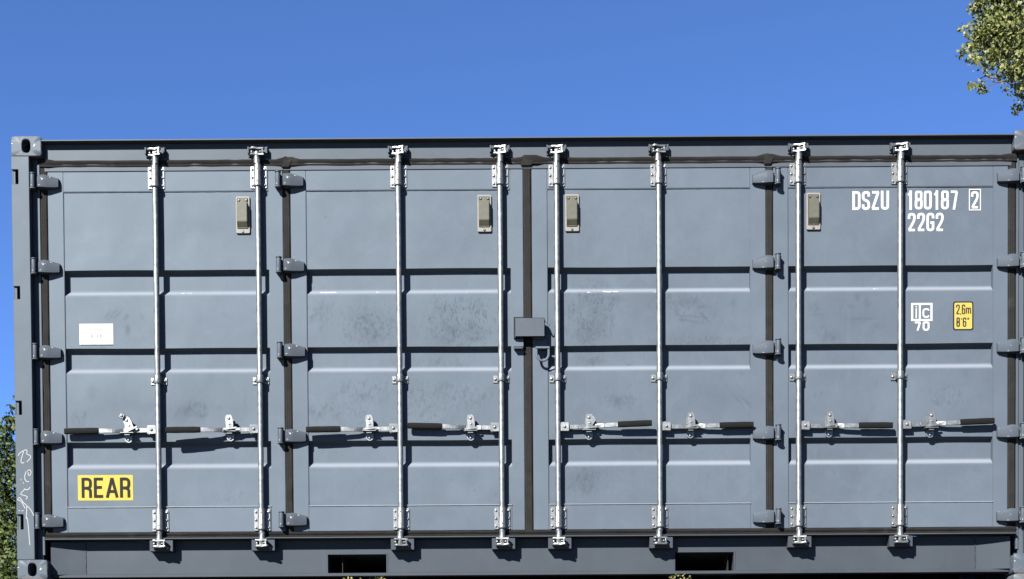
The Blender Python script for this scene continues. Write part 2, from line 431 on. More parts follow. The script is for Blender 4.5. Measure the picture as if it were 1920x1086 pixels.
# bottom rail with fork pockets
PK = [(1.817, 2.175), (3.886, 4.245)]
b = MB(); xs = [.180] + [x for p in PK for x in p] + [LX-.180]
poly = [(.180, .0385)]
for x0, x1 in PK: poly += [(x0, .0385), (x0, .1500), (x1, .1500), (x1, .0385)]
b.prism(poly + [(LX-.180, .0385), (LX-.180, .2362), (.180, .2362)], .090, .098)
b.box(.180, LX-.180, .078, .150, .0200, .0382)
rail = obj('bottom_rail', b.mesh('bottom_rail', M_RAIL, .0018), C)
for x0, x1 in PK:
    f = MB()
    f.box(x0-.004, x0+.005, .087, .12, .0383, .1552); f.box(x1-.005, x1+.004, .087, .12, .0383, .1552)
    f.box(x0+.005, x1-.005, .087, .12, .1490, .1552)
    f.box(x0-.004, x0+.004, .121, LY-.07, .0383, .155); f.box(x1-.004, x1+.004, .121, LY-.07, .0383, .155)
    f.box(x0+.005, x1-.005, .121, LY-.07, .1492, .155)
    f.box(x0+.005, x1-.005, 1.2, 1.21, .0383, .149)
    obj('fork_pocket', f.mesh('fork_pocket', M_RAIL, .001), rail)
for s in (0, 1):
    X = (lambda a: LX-a) if s else (lambda a: a)
    e = MB().prism([(X(.179), .064), (X(.280), .0785), (X(.378), .0895), (X(.378), .0899), (X(.179), .0899)], .0385, .229, 'z')
    obj('end_plate', e.mesh('end_plate', M_RAIL, .0015), rail)
    wd = MB()
    for k in range(26): 
        z = .042+k*.0072; wd.knob(X(.379)+random.uniform(-.0015, .0015), z, .0868-random.random()*.002, .091, .0045, 7)
    obj('weld_bead', wd.mesh('weld_bead', M_RAIL, 0, 1, SM), rail)
sill = MB().box(.152, LX-.152, .017, .0895, .2365, .2445)
obj('door_sill', sill.mesh('door_sill', M_RAIL, .0015), rail)

# gaskets --------------------------------------------------------
def gasket_v(x0, x1, z0, z1):
    w_ = x1-x0; pr = []
    for u, d in ((0, .0), (.05, .007), (.16, .0105), (.30, .0115), (.37, .0098), (.44, .0112), (.56, .0112), (.63, .0098), (.70, .0115), (.84, .0105), (.95, .006), (1, .0)):
        pr.append((x0+u*w_, .058-d))
    pr += [(x1, .070), (x0, .070)]
    n = 26; g = MB(); rows = []
    for k in range(n+1):
        z = z0+(z1-z0)*k/n; dx = (random.random()-.5)*.0035 if 0 < k < n else 0; dy = (random.random()-.5)*.003
        rows.append([g.bm.verts.new((x+dx, y+(dy if y < .06 else 0), z)) for x, y in pr])
    m_ = len(pr)
    for a, b_ in zip(rows, rows[1:]):
        for i in range(m_): g.bm.faces.new((a[i], a[(i+1) % m_], b_[(i+1) % m_], b_[i]))
    g.bm.faces.new(rows[0]); g.bm.faces.new(rows[-1])
    return g.mesh('seal', M_GASK, 0, 1, math.radians(50))
def gasket_h(z0, z1, x0, x1, lumps):
    h = z1-z0; pr = []
    for u, d in ((0, .002), (.08, .012), (.22, .014), (.34, .009), (.48, .012), (.60, .016), (.80, .017), (.94, .010), (1, .0)):
        pr.append((.054-d, z0+u*h))
    pr += [(.070, z1), (.070, z0)]
    n = 120; g = MB(); rows = []
    for k in range(n+1):
        x = x0+(x1-x0)*k/n; dz = (random.random()-.5)*.0022; dy = (random.random()-.5)*.0025
        bl = sum(math.exp(-((x-lx)/w_)**4)*a for lx, w_, a in lumps)
        rows.append([g.bm.verts.new((x, y+((dy-bl*.55) if y < .06 else 0), z+(dz if y < .06 else 0)+(bl*(1 if z > (z0+z1)/2 else -.15) if y < .06 else 0))) for y, z in pr])
    m_ = len(pr)
    for a, b_ in zip(rows, rows[1:]):
        for i in range(m_): g.bm.faces.new((a[i], a[(i+1) % m_], b_[(i+1) % m_], b_[i]))
    g.bm.faces.new(rows[0]); g.bm.faces.new(rows[-1])
    return g.mesh('seal', M_GASK, 0, 1, math.radians(50))
obj('seal', gasket_h(2.423, 2.466, .152, LX-.152, [(1.62, .05, .012), (3.05, .06, .014), (4.44, .05, .012), (.20, .04, .008), (5.88, .04, .006)]), C)
obj('seal', gasket_h(.2455, .281, .152, LX-.152, [(5.87, .04, .006), (.2, .05, .004), (4.45, .05, .004)]), C)
for a, b_ in ((.152, .195), (1.581, 1.626), (2.998, 3.048), (4.429, 4.473), (5.859, 5.906)):
    obj('seal', gasket_v(a, b_, .268, 2.436), C)
for a, b_ in ((1.575, 1.645), (2.985, 3.07), (4.415, 4.48)):
    obj('seal_joint', MB().prism([(a, 2.41), (a+.012, 2.478), (b_-.03, 2.478), (b_, 2.452), (b_-.02, 2.41)], .033, .058).mesh('seal_joint', M_GASK, .006, 2, math.radians(60)), C)

# ---------------------------------------------------------------- door leaves
ZT, ZB, ZW, ZV = 2.423, .282, 2.283, .430
REC = [(1.823, 1.677), (1.365, 1.221), (.815, .659)]
LEAVES = [(.196, .288, 1.497, 1.580), (1.627, 1.718, 2.923, 2.997), (3.049, 3.140, 4.337, 4.428), (4.474, 4.561, 5.771, 5.858)]
streaks = [(517,1542,553,1588,6),(539,1535,603,1607,6),(564,1535,628,1597,6),(634,1535,659,1566,9),(3891,1545,4080,1525,8),(3901,1520,4065,1494,8),(4033,1560,4102,1494,8),(4237,1073,4290,1010,6),(4265,1079,4322,1016,6),(4300,1057,4341,997,6),(4695,1540,4853,1545,4),(4916,1514,5074,1513,8)]
blots = [(655,1472,16,35,0.8),(438,1104,28,50,0.35),(1347,1045,13,57,0.35),(1798,1599,9,25,0.4),(2087,1482,107,88,0.4),(2048,1651,50,38,0.3),(2628,1641,16,19,0.6),(2473,1664,9,13,0.6),(2645,1459,126,57,0.3),(2039,1084,28,19,0.6),(2535,1144,25,22,0.45),(2756,1070,19,19,0.6),(2690,1080,16,19,0.5),(3542,1638,50,22,0.7),(3970,1617,76,28,0.65),(4049,1591,35,16,0.6),(4238,1615,22,25,0.5),(3386,1470,69,63,0.45),(3350,592,88,50,0.5),(3366,545,44,63,0.45),(2670,597,63,69,0.3),(2701,521,6,6,1),(4970,1639,16,25,0.7),(5027,1610,16,32,0.7),(4932,1586,19,16,0.5),(5090,1469,44,19,0.55),(4986,1657,94,9,0.2),(4717,1064,9,13,0.6),(4758,1076,9,13,0.6),(5610,1190,16,25,0.5),(4963,598,35,47,0.4),(3401,1282,38,22,0.5),(3558,1031,50,32,0.5),(4285,1198,16,16,0.5),(1832,2130,7,7,0.7),(3622,1259,16,9,0.6),(999,1000,69,32,0.35),(1853,1073,19,32,0.25),(656,1331,25,13,0.3)]
clusters = [(2630,1506,173,120,95),(2078,1488,132,94,45),(3387,1549,113,151,80),(1794,1559,79,63,14),(1031,1000,88,50,30),(367,957,50,38,14),(3558,1040,79,38,22),(3401,1282,63,25,10),(4064,1388,284,25,14),(4809,1414,38,32,9),(4711,1578,25,32,7),(3350,576,101,69,20),(2516,1084,220,69,16),(2042,1103,158,57,12),(3970,1592,158,79,12),(5484,1050,94,57,10),(2423,1273,189,25,10),(1852,994,158,44,14),(2389,975,110,50,10),(1246,496,79,32,4)]
chips = [(1793,1704,1887),(2124,1705,2150),(2782,1707,2798),(971,1706,1034),(3373,1691,3398),(3468,1696,3562),(3758,1691,3793),(4653,1701,4707),(5067,1702,5099),(2646,1692,2684)]
marks = [(b_[0], b_[1], b_[2], b_[3], 0., b_[4]) for b_ in blots]
for x0, z0, x1, z1, wd in streaks:
    marks.append(((x0+x1)/2, (z0+z1)/2, math.hypot(x1-x0, z1-z0)/2*1.1, wd*.9, math.atan2(z1-z0, x1-x0), .75))
for cx, cz, rx, rz, n in clusters:
    for k in range(n):
        a = rng.random()*6.283; r_ = math.sqrt(rng.random())*1.15; l = rng.uniform(10, 40)
        marks.append((cx+rx*r_*math.cos(a), cz+rz*r_*math.sin(a), l, rng.uniform(5, 8), rng.normal(1.1, .5), rng.uniform(.12, .5)))
    for k in range(n//6): marks.append((cx+rng.uniform(-1, 1)*rx, cz+rng.uniform(-1, 1)*rz, rng.uniform(.3, .7)*rx, rng.uniform(.3, .7)*rz, rng.uniform(0, 3.1), rng.uniform(.06, .16)))
# scattered faint touches over all leaves
for k in range(170): marks.append((rng.uniform(250, 5800), rng.uniform(450, 1660), rng.uniform(8, 30), rng.uniform(6, 14), rng.uniform(0, 3.1), rng.uniform(.1, .35)))
def panel_mesh(x0, x1):
    prof = []
    def seg(za, ya, zb, yb):
        n = max(1, int(abs(za-zb)/.0085))
        for k in range(n): u = k/n; prof.append((za+(zb-za)*u, ya+(yb-ya)*u))
    z = ZW+.006; YF, YR = .056, .092
    for zt, zb in REC:
        seg(z, YF, zt+.002, YF); seg(zt+.002, YF, zt-.016, YR); seg(zt-.016, YR, zb+.034, YR); seg(zb+.034, YR, zb, YF); z = zb
    seg(z, YF, ZV-.006, YF); prof.append((ZV-.006, YF))
    nx = int((x1-x0+.012)/.0085); X = np.linspace(x0-.006, x1+.006, nx+1); P = np.array(prof)
    Zg, Xg = np.meshgrid(P[:, 0], X, indexing='ij'); Yg = np.repeat(P[:, 1:2], nx+1, 1)
    # slight waviness of the pressed sheet
    Yg = Yg + .0008*np.sin(Xg*5.1+Zg*3.3)*np.sin(Zg*6.1-Xg*1.7)
    Zg = Zg + .0013*np.sin(Xg*6.3+Zg*9.1)*np.sin(Xg*2.1+1.3*x0)
    co = np.stack([Xg, Yg, Zg], -1).reshape(-1, 3); nr, nc = Zg.shape
    idx = np.arange(nr*nc).reshape(nr, nc)
    F = np.stack([idx[:-1, :-1], idx[1:, :-1], idx[1:, 1:], idx[:-1, 1:]], -1).reshape(-1, 4)
    me = bpy.data.meshes.new('door_panel'); me.from_pydata(co.tolist(), [], F.tolist())
    Xm, Zm = Xg*1000, Zg*1000; g = np.zeros_like(Xm); c = np.zeros_like(Xm)
    for mx, mz, ra, rb, ang, st in marks:
        R = max(ra, rb)*1.8
        if mx < x0*1000-R or mx > x1*1000+R: continue
        sel = (abs(Xm-mx) < R) & (abs(Zm-mz) < R)
        if not sel.any(): continue
        dx = Xm[sel]-mx; dz = Zm[sel]-mz; ca, sa = math.cos(ang), math.sin(ang)
        d = ((dx*ca+dz*sa)/ra)**2 + ((-dx*sa+dz*ca)/rb)**2
        g[sel] = np.maximum(g[sel], 0) + st*np.exp(-d**1.5)*(1-g[sel]*.6)
    tch = np.full_like(Xm, .10)
    for cx, cz, rx, rz, n in clusters:
        d = ((Xm-cx)/(rx*1.4))**2 + ((Zm-cz)/(rz*1.4))**2; tch = np.maximum(tch, min(1., .45+n/110)*np.exp(-d**1.6))
    for a, zc, b_ in chips:
        d = np.clip(1-np.maximum(np.maximum(a-Xm, Xm-b_), 0)/14, 0, 1)*np.clip(1-abs(Zm-(zc-10))/13, 0, 1)
        c = np.maximum(c, d)
    # rubbed paint along every lower fold; its slope painted paler, as if sunlit
    lit = np.zeros_like(Xm)
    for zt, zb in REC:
        c = np.maximum(c, .50*np.clip(1-abs(Zm-(zb*1000+30))/10, 0, 1)); lit = np.maximum(lit, np.clip(1.25-abs(Zm-(zb*1000+17))/18, 0, 1))
    for nm, arr in (('grime', np.clip(g, 0, 1.2)), ('chip', c), ('slope_light', lit), ('touch', tch)):
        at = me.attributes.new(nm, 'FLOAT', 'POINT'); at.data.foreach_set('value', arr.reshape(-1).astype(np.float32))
    me.materials.append(M_PANEL); me.polygons.foreach_set('use_smooth', [True]*len(me.polygons)); me.set_sharp_from_angle(angle=math.radians(22))
    me.update(); return me
doors = []
for i, (xa, xb, xc, xd) in enumerate(LEAVES):
    d = MB()
    d.box(xa, xb, .050, .104, ZB, ZT); d.box(xc, xd, .050, .104, ZB, ZT)
    d.box(xb+.0004, xc-.0004, .0503, .104, ZW, ZT-.0004); d.box(xb+.0004, xc-.0004, .0503, .104, ZB+.0004, ZV)
    dr = obj('door', d.mesh('door', M_PAINT, .0022, 2), C); doors.append(dr)
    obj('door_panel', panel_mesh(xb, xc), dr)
    for z_ in (ZV+.0005, ZW-.001):
        n_ = 60; pts_ = [(xb+(xc-xb)*k/n_, .0532+random.uniform(-.0004, .0004), z_+random.uniform(-.0006, .0006)) for k in range(n_+1)]
        if z_ < 1: pts_ = [(a_, b2-.0034, c2+.001) for a_, b2, c2 in pts_]
        obj('weld_seam', MB().tube(pts_, .0040 if z_ < 1 else .0022, 8).mesh('weld_seam', M_SEAM_LIT if z_ < 1 else M_PAINT, 0, 1, SM), dr)
    bk = MB().box(xb, xc, .098, .102, ZV-.02, ZW+.02); obj('backing_sheet', bk.mesh('backing_sheet', M_DARK), dr)

# ---------------------------------------------------------------- hinges (local origin at the pin)
def hinge_mesh(s):
    h = MB()
    # tapering forged strap: stations (x, front y, bottom, top), chamfered along its top
    st = [(.028, .004, -.036, .036), (.062, .006, -.037, .040), (.078, .010, -.037, .038), (.128, .022, -.034, .026), (.146, .026, -.031, .022)]
    rows = []
    for x, y, b0, t0 in st:
        pr = [(y+.002, b0), (y, b0+.002), (y, t0-.015), (y+.010, t0), (.0492, t0+.001), (.0492, b0-.002)]
        rows.append([h.bm.verts.new((s*x, yy, zz)) for yy, zz in pr])
    for r0, r1 in zip(rows, rows[1:]):
        for k in range(6): h.bm.faces.new((r0[k], r0[(k+1) % 6], r1[(k+1) % 6], r1[k]))
    h.bm.faces.new(rows[0]); h.bm.faces.new(rows[-1])
    for sx, zz in ((.060, -.006), (.090, -.004)): h.knob(s*sx, zz, .009 if sx < .07 else .0155, .03, .006)
    h.box(*sorted((s*.004, s*.030)), .026, .042, -.030, .028)
    h.lathe([(.0135, -.040), (.0145, -.036), (.0145, .036), (.0135, .040)], 0, .011, 16)
    h.lathe([(.019, -.0475), (.0195, -.0405)], 0, .011, 16); h.lathe([(.0185, .0405), (.018, .0465)], 0, .011, 16)
    h.box(*sorted((-s*.016, s*.010)), .016, .0495, -.047, -.037); h.box(*sorted((-s*.016, s*.010)), .016, .0495, .036, .0462)
    h.box(*sorted((-s*.020, -s*.006)), .019, .0495, -.0368, .0358)
    return h.mesh('hinge', M_HINGE, .0011, 1, math.radians(25))
HL, HR = hinge_mesh(1), hinge_mesh(-1)
for px, me, dr in ((.121, HL, 0), (1.561, HL, 1), (4.495, HR, 2), (5.937, HR, 3)):
    for z in (2.333, 1.837, 1.339, .839, .347): obj('hinge', me, doors[dr], (px, 0, z))

# ---------------------------------------------------------------- locking rods
ROD_X = [.838, 1.441, 2.265, 2.863, 3.196, 3.796, 4.616, 5.215]
TILT = [-.012, -.022, -.017, .025, .030, .012, -.006, .035]      # up or down at the grip
SWING = [.0, .075, .03, .0, .03, .0, .01, .01]                     # how far a handle stands off the door
RY = .020
rod_me = MB().lathe([(.0165, .262), (.0165, 2.468)], 0, RY, 20).mesh('locking_rod', M_GALV, 0, 1, SM)
def bracket_mesh():
    p = MB()
    p.prism([(-.048, -.060), (-.044, -.064), (.044, -.064), (.048, -.060), (.048, .060), (.044, .064), (.014, .064), (-.014, .064), (-.044, .064), (-.048, .060)], .0435, .0496)
    for a in range(1):
        prof = [(.0245, -.050), (.0245, .058)]
        p.lathe([(.0220, -.066), (.0245, -.062), (.0245, -.052), (.0222, -.050), (.0222, .058), (.0205, .062)], 0, RY, 22)
    for sx in (-1, 1):
        p.box(*sorted((sx*.018, sx*.0225)), RY, .0437, -.056, .058)
        for z in (-.046, 0, .046): p.knob(sx*.037, z, .0375, .0436, .0075)
    return p.mesh('rod_bracket', M_ZINC, .0008, 1, SM)
BR = bracket_mesh()
def bolts_mesh(): return MB().knob(-.003, 0, -.0055, .006, .0048).mesh('bracket_bolt', M_BOLT, 0, 1, SM)
BB = bolts_mesh()
def guide_mesh():
    p = MB()
    p.prism([(-.048, -.021), (.048, -.021), (.048, .021), (-.048, .021)], .0495, .0555)
    p.lathe([(.0215, -.022), (.0225, -.020), (.0225, .020), (.0215, .022)], 0, RY, 20)
    for sx in (-1, 1):
        p.box(*sorted((sx*.0185, sx*.0225)), RY, .0497, -.020, .020); p.knob(sx*.036, 0, .043, .0496, .009)
    return p.mesh('rod_guide', M_ZINC, .0008, 1, SM)
GU = guide_mesh()
def cam_mesh(top):
    """cast cam head with claws that bite the keeper"""
    s = 1 if top else -1; p = MB()
    def Z(a, b_): return sorted((s*a, s*b_))
    prof = [(.0185, s*-.034), (.0175, s*-.018), (.021, s*.0), (.021, s*.018), (.014, s*.05)]
    p.lathe(prof if s > 0 else prof[::-1], 0, RY, 16)
    z0, z1 = Z(.042, .054); p.prism([(-.040, .004), (-.028, -.010), (.004, -.004), (.036, -.014), (.046, -.006), (.034, .016), (.012, .034), (-.02, .034), (-.044, .018)], z0, z1, 'z')
    z0, z1 = Z(.008, .019); p.prism([(-.042, .010), (-.034, -.006), (-.012, .000), (.020, -.010), (.040, -.012), (.036, .008), (.016, .036), (-.022, .036)], z0, z1, 'z')
    z0, z1 = Z(.019, .042); p.box(-.012, .010, .004, .036, z0, z1)
    z0, z1 = Z(.016, .048); p.box(.026, .036, -.012, -.002, z0, z1 if s > 0 else z1)
    p.knob(-.030, s*.030, .004, .034, .009); p.knob(.020, s*.031, -.006, .03, .008)
    return p.mesh('cam_head', M_ZINC, .0018, 1, SM)
CT, CB = cam_mesh(True), cam_mesh(False)
def keeper_top():
    p = MB()
    for x0, x1 in ((-.058, -.050), (.050, .058)): p.box(x0, x1, .012, .0446, .012, .050)
    p.box(-.058, .058, .036, .0447, .0005, .058)
    return p.mesh('cam_keeper', M_HEAD, .001)
KT = keeper_top()
def keeper_bottom():
    p = MB().box(-.062, .076, .026, .0898, .166, .2362)
    return p.mesh('cam_keeper', M_RAIL, .002)
KB = keeper_bottom()
def handle_mesh(s):
    """local origin on the rod axis, bar runs towards s*x"""
    p = MB(); 
    p.prism([(s*.012, -.024), (s*.062, -.026), (s*.066, -.022), (s*.066, .024), (s*.058, .028), (s*.022, .028), (s*.012, .022)], -.010, -.003)
    p.prism([(s*.012, -.024), (s*.062, -.026), (s*.062, .026), (s*.012, .022)], .012, .019)
    p.box(*sorted((s*.012, s*.020)), -.003, .012, -.022, .022)
    # flat bar with a gentle set in it
    st = [(.030, .000), (.12, .001), (.17, .006), (.21, .007), (.27, -.006), (.36, -.010)]
    for (xa, ya), (xb, yb) in zip(st, st[1:]):
        p.hexa([(s*xa, ya, -.0135), (s*xb, yb, -.0135), (s*xb, yb+.008, -.0135), (s*xa, ya+.008, -.0135), (s*xa, ya, .0125), (s*xb, yb, .0125), (s*xb, yb+.008, .0125), (s*xa, ya+.008, .0125)])
    return p.mesh('handle', M_ZINC, .0016, 1, SM)
def grip_mesh(s):
    p = MB(); xa, xb = .352, .553
    n = 12; rows = []
    for k in range(7):
        x = xa+(xb-xa)*k/6; sc = .95 if k in (0, 6) else 1+.05*random.random()
        rows.append([p.bm.verts.new((s*x, -.006-.0105*sc*math.copysign(abs(math.cos(2*math.pi*j/n))**.5, math.cos(2*math.pi*j/n)), .0175*sc*math.copysign(abs(math.sin(2*math.pi*j/n))**.5, math.sin(2*math.pi*j/n)))) for j in range(n)])
    for a, b_ in zip(rows, rows[1:]):
        for j in range(n): p.bm.faces.new((a[j], a[(j+1) % n], b_[(j+1) % n], b_[j]))
    p.bm.faces.new(rows[0]); p.bm.faces.new(rows[-1])
    return p.mesh('handle_grip', M_GRIP, .001, 1, SM)
def hub_bolt(s): return MB().knob(s*.040, 0, -.0165, -.009, .0085).mesh('hub_bolt', M_BOLT, 0, 1, SM)
HM = {s: handle_mesh(s) for s in (-1, 1)}; GM = {s: grip_mesh(s) for s in (-1, 1)}; HB = {s: hub_bolt(s) for s in (-1, 1)}
def oval(cx, cz, w_, h_, n=10):
    r = w_/2; pts = []
    for k in range(n+1): a = math.pi*k/n; pts.append((cx+r*math.cos(a), cz+h_/2-r+r*math.sin(a)))
    for k in range(n+1): a = math.pi+math.pi*k/n; pts.append((cx+r*math.cos(a), cz-h_/2+r+r*math.sin(a)))
    return pts
def retainer_mesh():
    p = MB()
    p.prism(oval(0, 0, .047, .138), .046, .0555)
    p.box(-.016, .016, .012, .0462, -.030, -.018); p.box(-.040, .040, .002, .0462, -.0195, -.0145)
    p.knob(0, -.052, .040, .0462, .008)
    return p.mesh('handle_retainer', M_ZINC, .001, 1, SM)
def catch_mesh(wide):
    p = MB()
    if wide: p.prism([(-.026, -.052), (.012, -.052), (.040, -.014), (.034, .0), (.018, .022), (-.006, .028), (-.022, .014)], -.004, .004)
    else: p.prism([(-.022, -.050), (.022, -.050), (.024, -.012), (.022, .012), (.012, .026), (-.012, .026), (-.022, .012)], -.004, .004)
    p.box(-.042, .042, -.010, -.0045, -.062, -.050); p.box(-.022, .022, -.007, .004, -.058, -.048)
    p.box(-.012, .012, .004, .0455, -.012, .012); p.knob(0, .004, -.010, -.003, .009); p.knob(0, -.030, -.008, -.003, .005)
    return p.mesh('handle_catch', M_ZINC, .0012, 1, SM)
RT = retainer_mesh(); CA = {False: catch_mesh(False), True: catch_mesh(True)}
hook_m = MB().box(-.015, .015, -.008, .010, -.015, .015).knob(0, 0, -.013, -.007, .009).mesh('catch_tab', M_BOLT, .002, 1, SM)
for i, x in enumerate(ROD_X):
    s = -1 if i < 4 else 1
    rod = obj('locking_rod', rod_me, C, (x, 0, 0))
    obj('rod_bracket', BR, rod, (0, 0, 2.359)); obj('rod_bracket', BR, rod, (0, 0, .351))
    for z in (2.323, 2.395, .315, .387): obj('bracket_bolt', BB, rod, (0, 0, z))
    obj('rod_guide', GU, rod, (0, 0, 1.171))
    obj('cam_head', CT, rod, (0, 0, 2.462), rot=(0, 0, random.uniform(-.25, .25)))
    obj('cam_head', CB, rod, (0, -.004, .238), rot=(0, 0, random.uniform(-.25, .25)))
    obj('cam_keeper', KT, top, (x, 0, 2.475)); obj('cam_keeper', KB, rail, (x, 0, 0))
    rt_ = (0, -TILT[i]*s, -SWING[i]*s)
    for nm, me in (('handle', HM[s]), ('handle_grip', GM[s]), ('hub_bolt', HB[s])):
        obj(nm, me, rod, (0, .024, .880), rot=rt_)
    rx = s*.183; dz = random.uniform(-.004, .004)
    obj('handle_retainer', RT, rod, (rx, 0, .880+dz))
    ca = obj('handle_catch', CA[i == 4], rod, (rx, .015 if SWING[i] < .05 else .003, .932+dz), rot=(0, (-.10 if i else -.42), 0))
    if i == 0: obj('catch_tab', hook_m, rod, (rx-.027, .006, .958), rot=(0, .5, 0))

# ---------------------------------------------------------------- ventilators
vb = MB().prism([(-.038, -.108), (.038, -.108), (.041, -.104), (.041, .104), (.037, .108), (-.037, .108), (-.041, .104), (-.041, -.104)], .0440, .0557).mesh('ventilator', M_VENTB, .002)
c_ = MB(); 
c_.hexa([(-.031, .018, -.046), (.029, .018, -.046), (.031, .0442, -.082), (-.033, .0442, -.082), (-.031, .018, .058), (.029, .018, .058), (.031, .0442, .066), (-.033, .0442, .066)])
c_.box(-.033, .031, .0400, .0442, -.082, .098)
vc = c_.mesh('cover', M_VENTC, .0025, 2)
vs_ = MB().knob(0, 0, .0345, .0442, .008).mesh('screw', M_BOLT, 0, 1, SM)
for x in (1.346, 2.770, 3.287, 4.710):
    v_ = obj('ventilator', vb, C, (x, 0, 2.141)); obj('cover', vc, v_); [obj('screw', vs_, v_, (q[0], .0045 if q[1] < 0 else 0, q[1])) for q in ((-.022, .084), (.021, .084), (0, -.097))]

# ---------------------------------------------------------------- lock box across the middle seam
lb = MB()
lb.box(2.945, 3.121, -.012, -.006, 1.402, 1.512)                              # front plate
lb.box(2.945, 3.121, -.006, .020, 1.506, 1.512); lb.box(2.945, 2.951, -.006, .020, 1.402, 1.506); lb.box(3.115, 3.121, -.006, .020, 1.402, 1.506)
box_ = obj('lock_box', lb.mesh('lock_box', M_HEAD, .004, 2), C)
bk = MB().box(2.937, 2.996, .020, .0496, 1.352, 1.521); bk.box(3.050, 3.116, .020, .0496, 1.40, 1.50)
obj('lock_box_base', bk.mesh('lock_box_base', M_PAINT, .002), box_)
rim = MB().box(2.939, 2.992, .010, .0496, 1.340, 1.346); obj('lock_box_ledge', rim.mesh('lock_box_ledge', M_PAINT, .001), box_)
obj('lock_box_gap', MB().box(2.9385, 2.9965, -.002, .019, 1.3985, 1.5195).mesh('lock_box_gap', M_DARK), box_)
hk = MB().tube([(3.121, .004, 1.498), (3.128, .0, 1.482), (3.132, -.002, 1.470), (3.139, -.002, 1.464), (3.146, -.002, 1.470), (3.150, -.002, 1.486)], .0042)
obj('hook', hk.mesh('hook', M_PAINT, 0, 1, SM), box_)
ring = []
for k in range(25):
    a = math.pi + math.pi*k/24; ring.append((3.108+.036*math.cos(a), .004, 1.305+.040*math.sin(a)))
ring = [(3.072, .004, 1.338)] + ring + [(3.144, .004, 1.338)]
obj('shackle_ring', MB().tube(ring, .0075).mesh('shackle_ring', M_PAINT, 0, 1, SM), box_)
obj('ring_lug', MB().box(3.066, 3.150, -.006, .0496, 1.334, 1.347).mesh('ring_lug', M_PAINT, .002), box_)

# ---------------------------------------------------------------- markings
Y1 = .0547
def marking(name, label, fn):
    bm = bmesh.new(); fn(bm); obj(name, finish(bm, name, M_WHITE), doors[3], label=label)
marking('owner_code', 'white letters DSZU', lambda bm: lettering(bm, 'DSZU', 4.941, 2.150, .110, .0485, .0076, .0155, Y1))
marking('serial_number', 'white digits 180187', lambda bm: lettering(bm, '180187', 5.262, 2.150, .110, .0470, .0070, .0150, Y1, {'1': .040}))
marking('check_digit', 'white digit 2 inside a box', lambda bm: (lettering(bm, '2', 5.6415, 2.154, .102, .045, .0, .0140, Y1), ribbon(bm, [(5.6315, 2.1455), (5.6965, 2.1455), (5.6965, 2.2655), (5.6315, 2.2655)], .006, Y1-.001, True)))
marking('type_code', 'white type code 22G2', lambda bm: lettering(bm, '22G2', 5.268, 2.023, .108, .0470, .0080, .0150, Y1))
bm = bmesh.new()
ribbon(bm, [(5.2945, 1.5035), (5.4085, 1.5035), (5.4085, 1.5975), (5.2945, 1.5975)], .0125, Y1, True)
ribbon(bm, [(5.3395, 1.511), (5.3395, 1.590)], .012, Y1-.0003)
ribbon(bm, [(5.3185, 1.5145), (5.3185, 1.572)], .0085, Y1-.0003); ribbon(bm, [(5.3185, 1.577), (5.3185, 1.586)], .0085, Y1-.0003)
lettering(bm, 'c', 5.355, 1.516, .056, .042, 0, .0105, Y1-.0006)
lettering(bm, '7', 5.307, 1.440, .055, .040, 0, .0115, Y1); lettering(bm, '0', 5.356, 1.440, .055, .041, 0, .0115, Y1)
obj('class_emblem', finish(bm, 'class_emblem', M_WHITE), doors[3], label='white boxed ic mark above the number 70')
def rrect(x0, x1, z0, z1, r, n=5):
    out = []
    for cx, cz, a0 in ((x1-r, z1-r, 0), (x0+r, z1-r, 90), (x0+r, z0+r, 180), (x1-r, z0+r, 270)):
        for k in range(n+1): a = math.radians(a0+90*k/n); out.append((cx+r*math.cos(a), cz+r*math.sin(a)))
    return out
hs = obj('height_sticker', MB().prism(rrect(5.536, 5.656, 1.442, 1.611, .013), .0543, .0575).mesh('height_sticker', M_BLACK), C, label='yellow height sticker reading 2,6m and 8 feet 6')
obj('sticker_face', MB().prism(rrect(5.5435, 5.6485, 1.4495, 1.6035, .009), .0539, .0542).mesh('sticker_face', M_YEL2), hs)
bm = bmesh.new(); Y2 = .0536
lettering(bm, '2', 5.553, 1.535, .058, .023, 0, .0075, Y2); lettering(bm, ',', 5.576, 1.536, .055, .010, 0, .005, Y2); lettering(bm, '6', 5.587, 1.535, .058, .021, 0, .0072, Y2)
lettering(bm, 'm', 5.611, 1.535, .056, .031, 0, .0068, Y2)
lettering(bm, '8', 5.555, 1.461, .056, .022, 0, .0078, Y2); lettering(bm, "'", 5.581, 1.459, .056, .010, 0, .005, Y2)
lettering(bm, '6', 5.593, 1.461, .056, .022, 0, .0075, Y2); lettering(bm, '"', 5.618, 1.460, .056, .016, 0, .005, Y2)
obj('sticker_lettering', finish(bm, 'sticker_lettering', M_BROWN), hs)
rs = obj('rear_sign', MB().box(.348, .675, .0543, .0575, .473, .623).mesh('rear_sign', M_YELL), C, label='yellow sticker reading REAR in black')
bm = bmesh.new(); lettering(bm, 'REAR', .370, .488, .120, .062, .0105, .0178, .0538, {'A': .072}); obj('rear_lettering', finish(bm, 'rear_lettering', M_BLACK), rs)
ls = obj('paper_label', MB().box(.370, .570, .0543, .0575, 1.390, 1.513).mesh('paper_label', M_LABEL), C, label='white printed label with a bar code')
bm = bmesh.new()
for x0, x1, z in ((.462, .482, 1.499), (.394, .45, 1.478), (.458, .51, 1.4785), (.515, .553, 1.477), (.392, .512, 1.465), (.410, .432, 1.407), (.442, .456, 1.406)): ribbon(bm, [(x0, z), (x1, z)], .003, .0538)
x = .440
while x < .505:
    wd = random.choice((.0018, .003, .0045)); ribbon(bm, [(x, 1.430), (x, 1.451)], wd, .0538); x += wd + random.choice((.002, .0035, .005))
obj('label_print', finish(bm, 'label_print', M_INK), ls)
